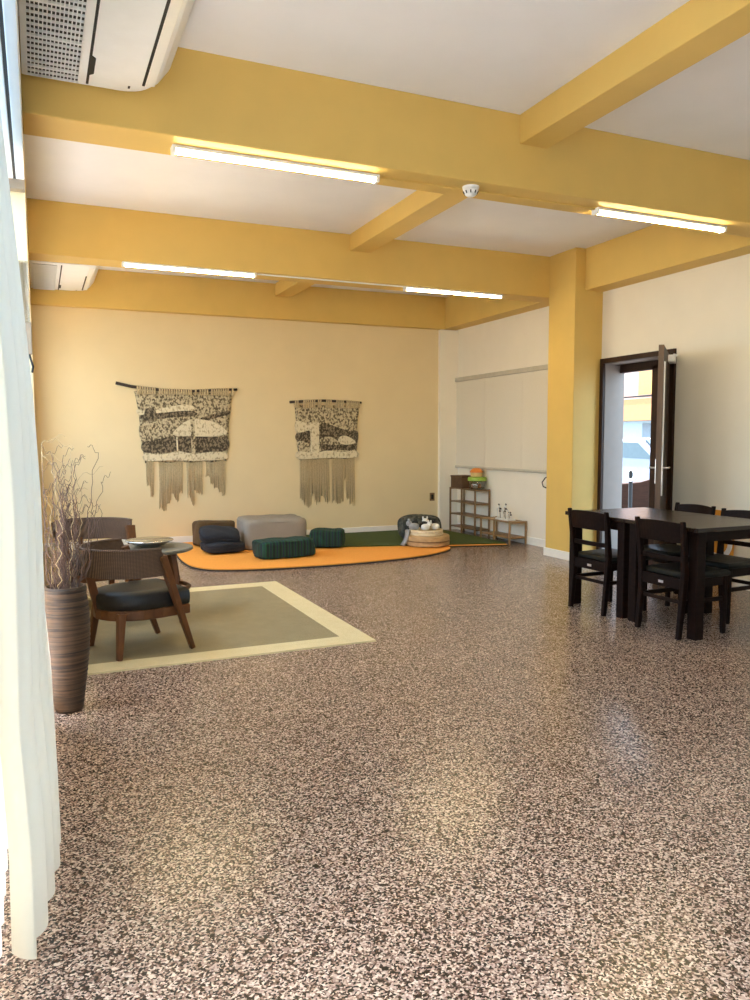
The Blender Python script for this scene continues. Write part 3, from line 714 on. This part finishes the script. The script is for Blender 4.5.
# ------------------------------------------------------------------ wall hangings
def hanging(loc, label, W0, W1, H, rodpts, shapes, lens, rodr=.016):
    t = thing('macrame_hanging', loc, label, 'wall hanging', group='macrame hangings on the beige wall')
    # local: x right, z down from 0, y=0 at wall, toward room = -y
    MB().tube(rodpts, [rodr*(1.1-.25*k_/len(rodpts)) for k_ in range(len(rodpts))], 8).build('rod', M['rod'], t, smooth=True)
    nx, nz = 26, 14; rows = []; pm = MB()
    def edge(z_, s_):
        f_ = -z_/H; w_ = W0/2+(W1/2-W0/2)*f_**.7; return s_*w_ + .012*sin(9*f_+s_)*(f_)
    fr = []; bk = []
    for j in range(nz+1):
        z = -H*j/nz; a, b_ = edge(z, -1), edge(z, 1); r1, r2 = [], []
        for i in range(nx+1):
            x = a+(b_-a)*i/nx; zz = z-.012*sin(i*.9+j)*(j == nz)
            r1.append(pm.bm.verts.new((x, -.022-.006*sin(x*26+j*.8)*sin(j*1.1), zz))); r2.append(pm.bm.verts.new((x, -.004, zz)))
        fr.append(r1); bk.append(r2)
    for G, flip in ((fr, 0), (bk, 1)):
        for j in range(nz):
            for i in range(nx):
                q = (G[j][i], G[j][i+1], G[j+1][i+1], G[j+1][i]); pm.bm.faces.new(q[::-1] if flip else q)
    for i in range(nx):
        for j in (0, nz): pm.bm.faces.new((fr[j][i], fr[j][i+1], bk[j][i+1], bk[j][i]))
    for j in range(nz):
        for i in (0, nx): pm.bm.faces.new((fr[j][i], fr[j+1][i], bk[j+1][i], bk[j][i]))
    pm.build('knotted_panel', M['weave_base'], t, smooth=True)
    for nm, mt_, poly, dep in shapes:
        pp = [(p.x, p.y) for p in catmull(poly, 5, True)] if nm != 'trunk' else poly
        MB().prism(pp, -.022-dep, -.015, 'y').build(nm, M[mt_], t, bevel=.004)
    n = int(W0/.030)
    for k_ in range(n):
        x = -W0/2+.01+(W0-.02)*k_/(n-1)
        if random.random() < .18: continue
        for p_, q_ in zip(rodpts, rodpts[1:]):
            if p_[0] <= x <= q_[0]: zr = p_[2]+(q_[2]-p_[2])*(x-p_[0])/(q_[0]-p_[0])
        MB().box(x-.011, x+.011, -.030-rodr*1.25, -.004, -.035, zr+rodr*1.2).build('loop', M['cord_cream'], t, bevel=.004)
    fg = MB(); n = int(W1/.0125)
    for k_ in range(n):
        f_ = (k_+.5)/n; x = -W1/2+.02+(W1-.04)*f_; i0 = min(len(lens)-2, int(f_*(len(lens)-1))); t_ = f_*(len(lens)-1)-i0
        L = lens[min(len(lens)-1, int(f_*len(lens)))]
        if L == 0: continue
        L *= random.uniform(.93, 1.05); y = -.014+random.uniform(-.005, .005)
        fg.tube([(x, y, -H+.01), (x+random.uniform(-.004, .004), y, -H-L*.5), (x+random.uniform(-.008, .008), y, -H-L)], [.0052, .0048, .0035], 5)
    tag(fg.build('fringe', M['cord_cream'], t, smooth=True), kind='stuff')
    return t
# left one: local origin at panel top centre (x 1.78, z 1.99)
s1 = [('sky_band', 'weave_light', [(-.60, -.23), (-.45, -.26), (-.25, -.20), (.0, -.16), (.12, -.19), (.05, -.24), (-.2, -.28), (-.45, -.31), (-.59, -.29)], .006),
      ('cloud_band', 'weave_dark', [(-.55, -.30), (-.3, -.27), (.0, -.24), (.14, -.26), (.1, -.31), (-.2, -.33), (-.45, -.36), (-.56, -.35)], .010),
      ('sun_disc', 'weave_dark', [(-.44+.075*cos(a), -.29+.085*sin(a)) for a in [2*pi*k_/8 for k_ in range(8)]], .018),
      ('ridge', 'weave_dark', [(.2, -.33), (.4, -.27), (.57, -.23), (.57, -.28), (.42, -.32), (.25, -.36)], .010),
      ('snow_hill', 'weave_light', [(-.16, -.55), (-.06, -.42), (.08, -.35), (.28, -.36), (.44, -.42), (.54, -.52), (.4, -.57), (.1, -.57)], .012),
      ('hill', 'weave_base', [(-.57, -.42), (-.4, -.40), (-.22, -.46), (-.16, -.55), (-.3, -.60), (-.55, -.62)], .010),
      ('dark_field', 'weave_dark', [(-.54, -.65), (-.3, -.59), (-.1, -.575), (.3, -.575), (.54, -.60), (.54, -.74), (.3, -.78), (-.2, -.78), (-.52, -.77)], .010),
      ('foreground', 'weave_light', [(-.52, -.79), (-.3, -.80), (-.1, -.76), (.1, -.80), (.35, -.77), (.53, -.80), (.52, -.87), (.2, -.89), (-.2, -.88), (-.51, -.88)], .012),
      ('trunk', 'weave_base', [(.06, -.35), (.115, -.35), (.12, -.80), (.07, -.80)], .016), ('trunk', 'weave_light', [(-.125, -.58), (-.105, -.58), (-.1, -.78), (-.12, -.78)], .014)]
hanging((1.775, YB, 1.975), 'larger macrame landscape hanging, left on the beige wall', 1.26, 1.06, .90,
        [(-.85, -.03, .095), (-.66, -.03, .055), (-.3, -.03, .02), (.1, -.03, .015), (.45, -.03, .04), (.68, -.03, .05)], s1,
        [.30, .45, 0, .62, .66, .52, .44, .50, .40, .0, .46, .56, .40, .44, 0, .20, .30, .36, .42, .44], .018)
s2 = [('sky_band', 'weave_light', [(-.46, -.22), (-.3, -.26), (-.22, -.32), (-.3, -.36), (-.46, -.38)], .006),
      ('slope', 'weave_dark', [(-.10, -.26), (.1, -.29), (.30, -.35), (.45, -.36), (.45, -.52), (.40, -.62), (.1, -.62), (-.10, -.62)], .008),
      ('cloud', 'weave_light', [(.16, -.46), (.24, -.42), (.36, -.46), (.42, -.52), (.30, -.55), (.18, -.53)], .014),
      ('ridge', 'weave_dark', [(-.46, -.40), (-.35, -.37), (-.26, -.36), (-.26, -.52), (-.36, -.50), (-.46, -.48)], .010),
      ('lower_ridge', 'weave_base', [(-.10, -.46), (.05, -.44), (.2, -.54), (.05, -.55), (-.10, -.52)], .014),
      ('foreground', 'weave_light', [(-.44, -.64), (-.2, -.66), (0, -.63), (.2, -.65), (.44, -.64), (.43, -.73), (0, -.735), (-.43, -.74)], .012),
      ('trunk', 'weave_light', [(-.26, -.24), (-.13, -.24), (-.13, -.73), (-.25, -.73)], .016)]
hanging((3.735, YB, 1.835), 'smaller macrame hanging with a pale trunk, right on the beige wall', .96, .86, .74,
        [(-.55, -.03, .035), (-.35, -.03, .05), (-.05, -.03, .065), (.3, -.03, .055), (.51, -.03, .045)], s2,
        [.58, .62, .66, .66, .50, .62, .60, .56, .60, .62, .0, .60, .62, .64, .60, .30, .60, .64, .66], .017)

# ------------------------------------------------------------------ armchairs
def armchair(loc, rz, label):
    t = thing('armchair', loc, label, 'armchair', rz=rz, group='woven armchairs round the low table')
    # faces +x; D-shaped seat
    def dshape(k, r=.25):
        out = [(.245*k, -.235*k), (.245*k, .235*k), (.05*k, .25*k)]
        for i in range(1, 12):
            a = pi/2 + pi*i/12; out.append((.0+.285*k*cos(a), .25*k*sin(a)))
        out.append((.05*k, -.25*k)); return out
    def ring(k, z): return [(x, y, z) for x, y in dshape(k)]
    MB().loft([ring(.94, .225), ring(1, .23), ring(1, .285), ring(.97, .29)]).build('seat_frame', M['redwood'], t, bevel=.004)
    MB().loft([ring(.93, .285), ring(.985, .295), ring(1.0, .33), ring(.99, .375), ring(.92, .395), ring(.6, .402), ring(.2, .405)]).build('seat_cushion', M['leather'], t, smooth=True, bevel=0)
    # curved backrest band
    rings = []; n = 36
    for i in range(n+1):
        f_ = i/n;         e = min(f_, 1-f_)*n
        def at(rk, z, ext=0):
            aa = radians(85-ext)+radians(190+2*ext)*f_
            return (-.025+.305*rk*cos(aa), .285*rk*sin(aa), z)
        rings.append([at(1.00, .50, 16), at(1.035, .50, 16), at(1.10, .655, 4), at(1.10, .672, 3), at(1.06, .675, 3), at(1.05, .655, 4)])
    bb = MB().loft(rings).build('backrest', M['cane'], t, smooth=False, bevel=.004)
    rp = []
    for i in range(n+1):
        aa = radians(82)+radians(196)*i/n; rp.append((-.025+.329*cos(aa), .308*sin(aa), .674))
    MB().tube(rp, .010, 8).build('top_rail', M['cane'], bb, smooth=True)
    for s_ in (-1, 1):
        MB().bar((.245, s_*.255, 0), (.03, s_*.288, .63), .032, .036, .045, .075, up=(0, 1, 0)).build('leg', M['redwood'], t, bevel=.006)
        MB().bar((-.235, s_*.235, 0), (-.20, s_*.20, .28), .034, .034, .05, .05, up=(0, 1, 0)).build('leg', M['redwood'], t, bevel=.006)
    MB().bar((-.26, 0, .26), (-.318, 0, .52), .05, .022, up=(0, 1, 0)).build('back_support', M['redwood'], t, bevel=.004)
    return t
armchair((.572, 5.14, .014), radians(17), 'nearer woven-back armchair with a black seat, right of the vase')
armchair((.41, 6.66, .014), radians(-72), 'farther woven-back armchair behind the low round table')
# round table
rt = thing('round_table', (.77, 5.95, .0095), 'low round grey-topped table between the two armchairs', 'table')
MB().lathe([(.275, .515), (.30, .525), (.30, .540), (.29, .545), (0, .545)], n=48).build('tabletop', M['stone'], rt)
for k_ in range(4):
    a = radians(35)+pi/2*k_
    MB().bar((.30*cos(a), .30*sin(a), 0), (.19*cos(a), .19*sin(a), .515), .032, .032, .045, .045).build('leg', M['redwood'], rt, bevel=.005)
MB().tube([(.262*cos(2*pi*k_/40), .262*sin(2*pi*k_/40), .235) for k_ in range(41)], .017, 8, cap=False).build('ring_stretcher', M['redwood'], rt, smooth=True)
pt = thing('silver_bowl', (.755, 5.97, .555), 'wide shallow silver bowl on the low round table', 'bowl')
MB().lathe([(.07, 0), (.075, .004), (.11, .016), (.145, .034), (.168, .047), (.171, .051), (.166, .051), (.14, .040), (.09, .018), (0, .010)], n=48).build('dish', M['silver'], pt, smooth=True)
MB().lathe([(.163, .049), (.172, .047), (.176, .051), (.172, .055), (.165, .053)], n=48).build('rim', M['silver'], pt, smooth=True)

# ------------------------------------------------------------------ dining set
def dining_table(loc, label):
    t = thing('dining_table', loc, label, 'table', group='dark dining tables by the door')
    wx, wy = .84, .70
    MB().box(0, wx, 0, wy, .735, .765).build('tabletop', M['tablewood'], t, bevel=.004)
    a = MB(); a.box(.075, wx-.075, .045, .065, .665, .735).box(.075, wx-.075, wy-.065, wy-.045, .665, .735).box(.045, .065, .085, wy-.085, .665, .735).box(wx-.065, wx-.045, .085, wy-.085, .665, .735)
    a.build('apron', M['darkwood'], t)
    for x in (.030, wx-.105):
        for y in (.025, wy-.10):
            MB().box(x, x+.075, y, y+.075, 0, .735).build('leg', M['darkwood'], t, bevel=.004)
    return t
t1 = dining_table((3.985, 3.775, 0), 'nearer of the two dark square dining tables, at the right edge')
t2 = copy_tree(t1); t2.location = (3.985, 4.478, 0); t2['label'] = 'farther of the two dark square dining tables, near the pillar'

def dining_chair(loc, rz, label):
    t = thing('dining_chair', loc, label, 'chair', rz=rz, group='dark dining chairs round the tables')
    w = .190
    for s_ in (-1, 1):
        MB().post([(-.225, s_*w, 0), (-.195, s_*w, .30), (-.19, s_*(w+.006), .45), (-.215, s_*(w+.015), .68), (-.235, s_*(w+.02), .805)], [.034, .042, .045, .036, .026], [.032, .034, .036, .034, .030]).build('rear_leg', M['darkwood'], t, bevel=.005)
        MB().post([(.19, s_*w, 0), (.19, s_*w, .41)], [.030, .038], [.030, .038]).build('front_leg', M['darkwood'], t, bevel=.005)
        MB().box(-.18, .17, s_*w-.010, s_*w+.010, .345, .405).build('side_rail', M['darkwood'], t)
        MB().box(-.19, .18, s_*w-.009, s_*w+.009, .235, .265).build('stretcher', M['darkwood'], t, bevel=.003)
    def rail(name, z0, z1, x0, x1, bow):
        R = []
        for k_ in range(13):
            f_ = k_/12; wv = w+.014*(z0 > .6); y = -wv+.012+(2*wv-.024)*f_; o_ = bow*(1-(2*f_-1)**2); crown = .012*(1-(2*f_-1)**2) if name == 'top_rail' else 0
            R.append([(x0-.011-o_, y, z0), (x0+.011-o_, y, z0), (x1+.010-o_, y, z1+crown), (x1-.010-o_, y, z1+crown)])
        return MB().loft(R).build(name, M['darkwood'], t, bevel=.003)
    rail('top_rail', .655, .79, -.212, -.233, .028); rail('back_slat', .525, .56, -.198, -.202, .014)
    MB().box(-.205, -.178, -w+.012, w-.012, .335, .41).build('rear_rail', M['darkwood'], t)
    MB().box(.178, .20, -w+.014, w-.014, .345, .405).build('front_rail', M['darkwood'], t)
    MB().box(-.20, -.186, -w+.012, w-.012, .235, .262).build('back_stretcher', M['darkwood'], t, bevel=.003)
    MB().box(-.2085, -.205, -.022, .022, .358, .376).build('metal_plate', M['metal'], t, bevel=.004)
    MB().loft([[(x*k, y*k, z) for x, y in [(.225, -.215), (.225, .215), (.10, .222), (-.12, .21), (-.165, .195), (-.165, -.195), (-.12, -.21), (.10, -.222)]] for k, z in ((.96, .408), (1, .415), (1, .435), (.95, .448), (.7, .454), (.2, .455))]).build('seat', M['leather2'], t, bevel=.003)
    return t
c1 = dining_chair((4.165, 4.835, 0), radians(2), 'dark dining chair with its back to the pillar, leftmost at the tables')
def dup(loc, rz, label):
    c = copy_tree(c1); c.location = loc; c.rotation_euler = (0, 0, rz); c['label'] = label; return c
dup((4.165, 4.07, 0), radians(1), 'nearest dark dining chair, seen from behind at the nearer table')
dup((4.79, 4.27, 0), radians(183), 'dark dining chair across the nearer table, at the right edge')
dup((4.86, 4.88, 0), radians(176), 'dark dining chair across the farther table, below the open door')
# orange canvas against the wall
ac = thing('orange_canvas', (5.74, 5.02, 0), 'orange canvas with a white curve leaning on the wall behind the chairs', 'artwork')
MB().box(-.015, .015, .02, .56, .0, .70).build('canvas', M['art_orange'], ac, bevel=.004)
cv = [(.155*cos(radians(a)), .155*sin(radians(a))) for a in range(-200, 30, 10)] + [(.105*cos(radians(a)), .105*sin(radians(a))) for a in range(20, -210, -10)]
MB().prism([(.17+y, .40+z) for y, z in cv], -.0185, -.015, 'x').build('white_curve', M['skirting'], ac)
ac.rotation_euler = (0, radians(2), 0)

# ------------------------------------------------------------------ light
W_ = bpy.data.worlds.new('World'); S.world = W_; W_.use_nodes = True
nt = W_.node_tree; bg = nt.nodes['Background']
sky = node(nt, 'ShaderNodeTexSky'); sky.sky_type = 'NISHITA'; sky.sun_disc = False; sky.sun_elevation = radians(52); sky.sun_rotation = radians(250); sky.air_density = 1.0; sky.dust_density = 2.0
mx = node(nt, 'ShaderNodeMix', data_type='RGBA'); mx.inputs['Factor'].default_value = .5
nt.links.new(sky.outputs[0], mx.inputs[6]); mx.inputs[7].default_value = (6.2, 9.7, 13, 1)
nt.links.new(mx.outputs[2], bg.inputs['Color']); bg.inputs['Strength'].default_value = .45
sl = bpy.data.lights.new('sun', 'SUN'); sl.energy = 32; sl.angle = radians(.6); sl.color = (1, .97, .92)
so = bpy.data.objects.new('sun', sl); C.objects.link(so); so.location = (-4, 16, 14)
so.rotation_euler = Vector((.07, -.45, -.89)).to_track_quat('-Z', 'Y').to_euler()
def portal(name, loc, rot, sx, sy):
    L = bpy.data.lights.new(name, 'AREA'); L.shape = 'RECTANGLE'; L.size = sx; L.size_y = sy; L.cycles.is_portal = True
    o = bpy.data.objects.new(name, L); C.objects.link(o); o.location = loc; o.rotation_euler = rot; return o
portal('terrace_portal', (-.22, 1.7, 1.66), (0, radians(-90), 0), 3.3, 5.2)
portal('left_window_portal', (-.22, 6.02, 1.75), (0, radians(-90), 0), 1.6, 2.15)
portal('added_window_portal', (-.22, 8.85, 1.75), (0, radians(-90), 0), 1.6, 1.8)
portal('front_window_portal', (1.4, YF-.22, 1.7), (radians(90), 0, 0), 2.0, 1.6)
portal('door_portal', (XR+.29, 6.38, 1.1), (0, radians(90), 0), 2.2, .98)

# ------------------------------------------------------------------ camera
f, yaw, pitch, roll = .76930522*1000, .41282671, .07867123, -.00244144
cy, sy = cos(yaw), sin(yaw)
fwd = Vector((sy, cy, 0)); right = Vector((cy, -sy, 0)); up = Vector((0, 0, 1))
f2 = fwd*cos(pitch)-up*sin(pitch); u2 = up*cos(pitch)+fwd*sin(pitch)
r3 = right*cos(roll)+u2*sin(roll); u3 = u2*cos(roll)-right*sin(roll)
cam = bpy.data.cameras.new('Camera'); co = bpy.data.objects.new('Camera', cam); C.objects.link(co)
m = Matrix(((r3.x, u3.x, -f2.x, 0), (r3.y, u3.y, -f2.y, 0), (r3.z, u3.z, -f2.z, 1.36), (0, 0, 0, 1))); co.matrix_world = m
cam.sensor_fit = 'VERTICAL'; cam.sensor_height = 36; cam.lens = 36*f/1000; cam.clip_start = .02; cam.clip_end = 200
S.camera = co
S.view_settings.view_transform = 'Standard'; S.view_settings.look = 'None'; S.view_settings.gamma = 1; S.view_settings.use_curve_mapping = False
S.view_settings.exposure = 0.9
S.cycles.max_bounces = 10; S.cycles.diffuse_bounces = 6; S.cycles.transparent_max_bounces = 12; S.cycles.sample_clamp_indirect = 8
S.cycles.use_denoising = True
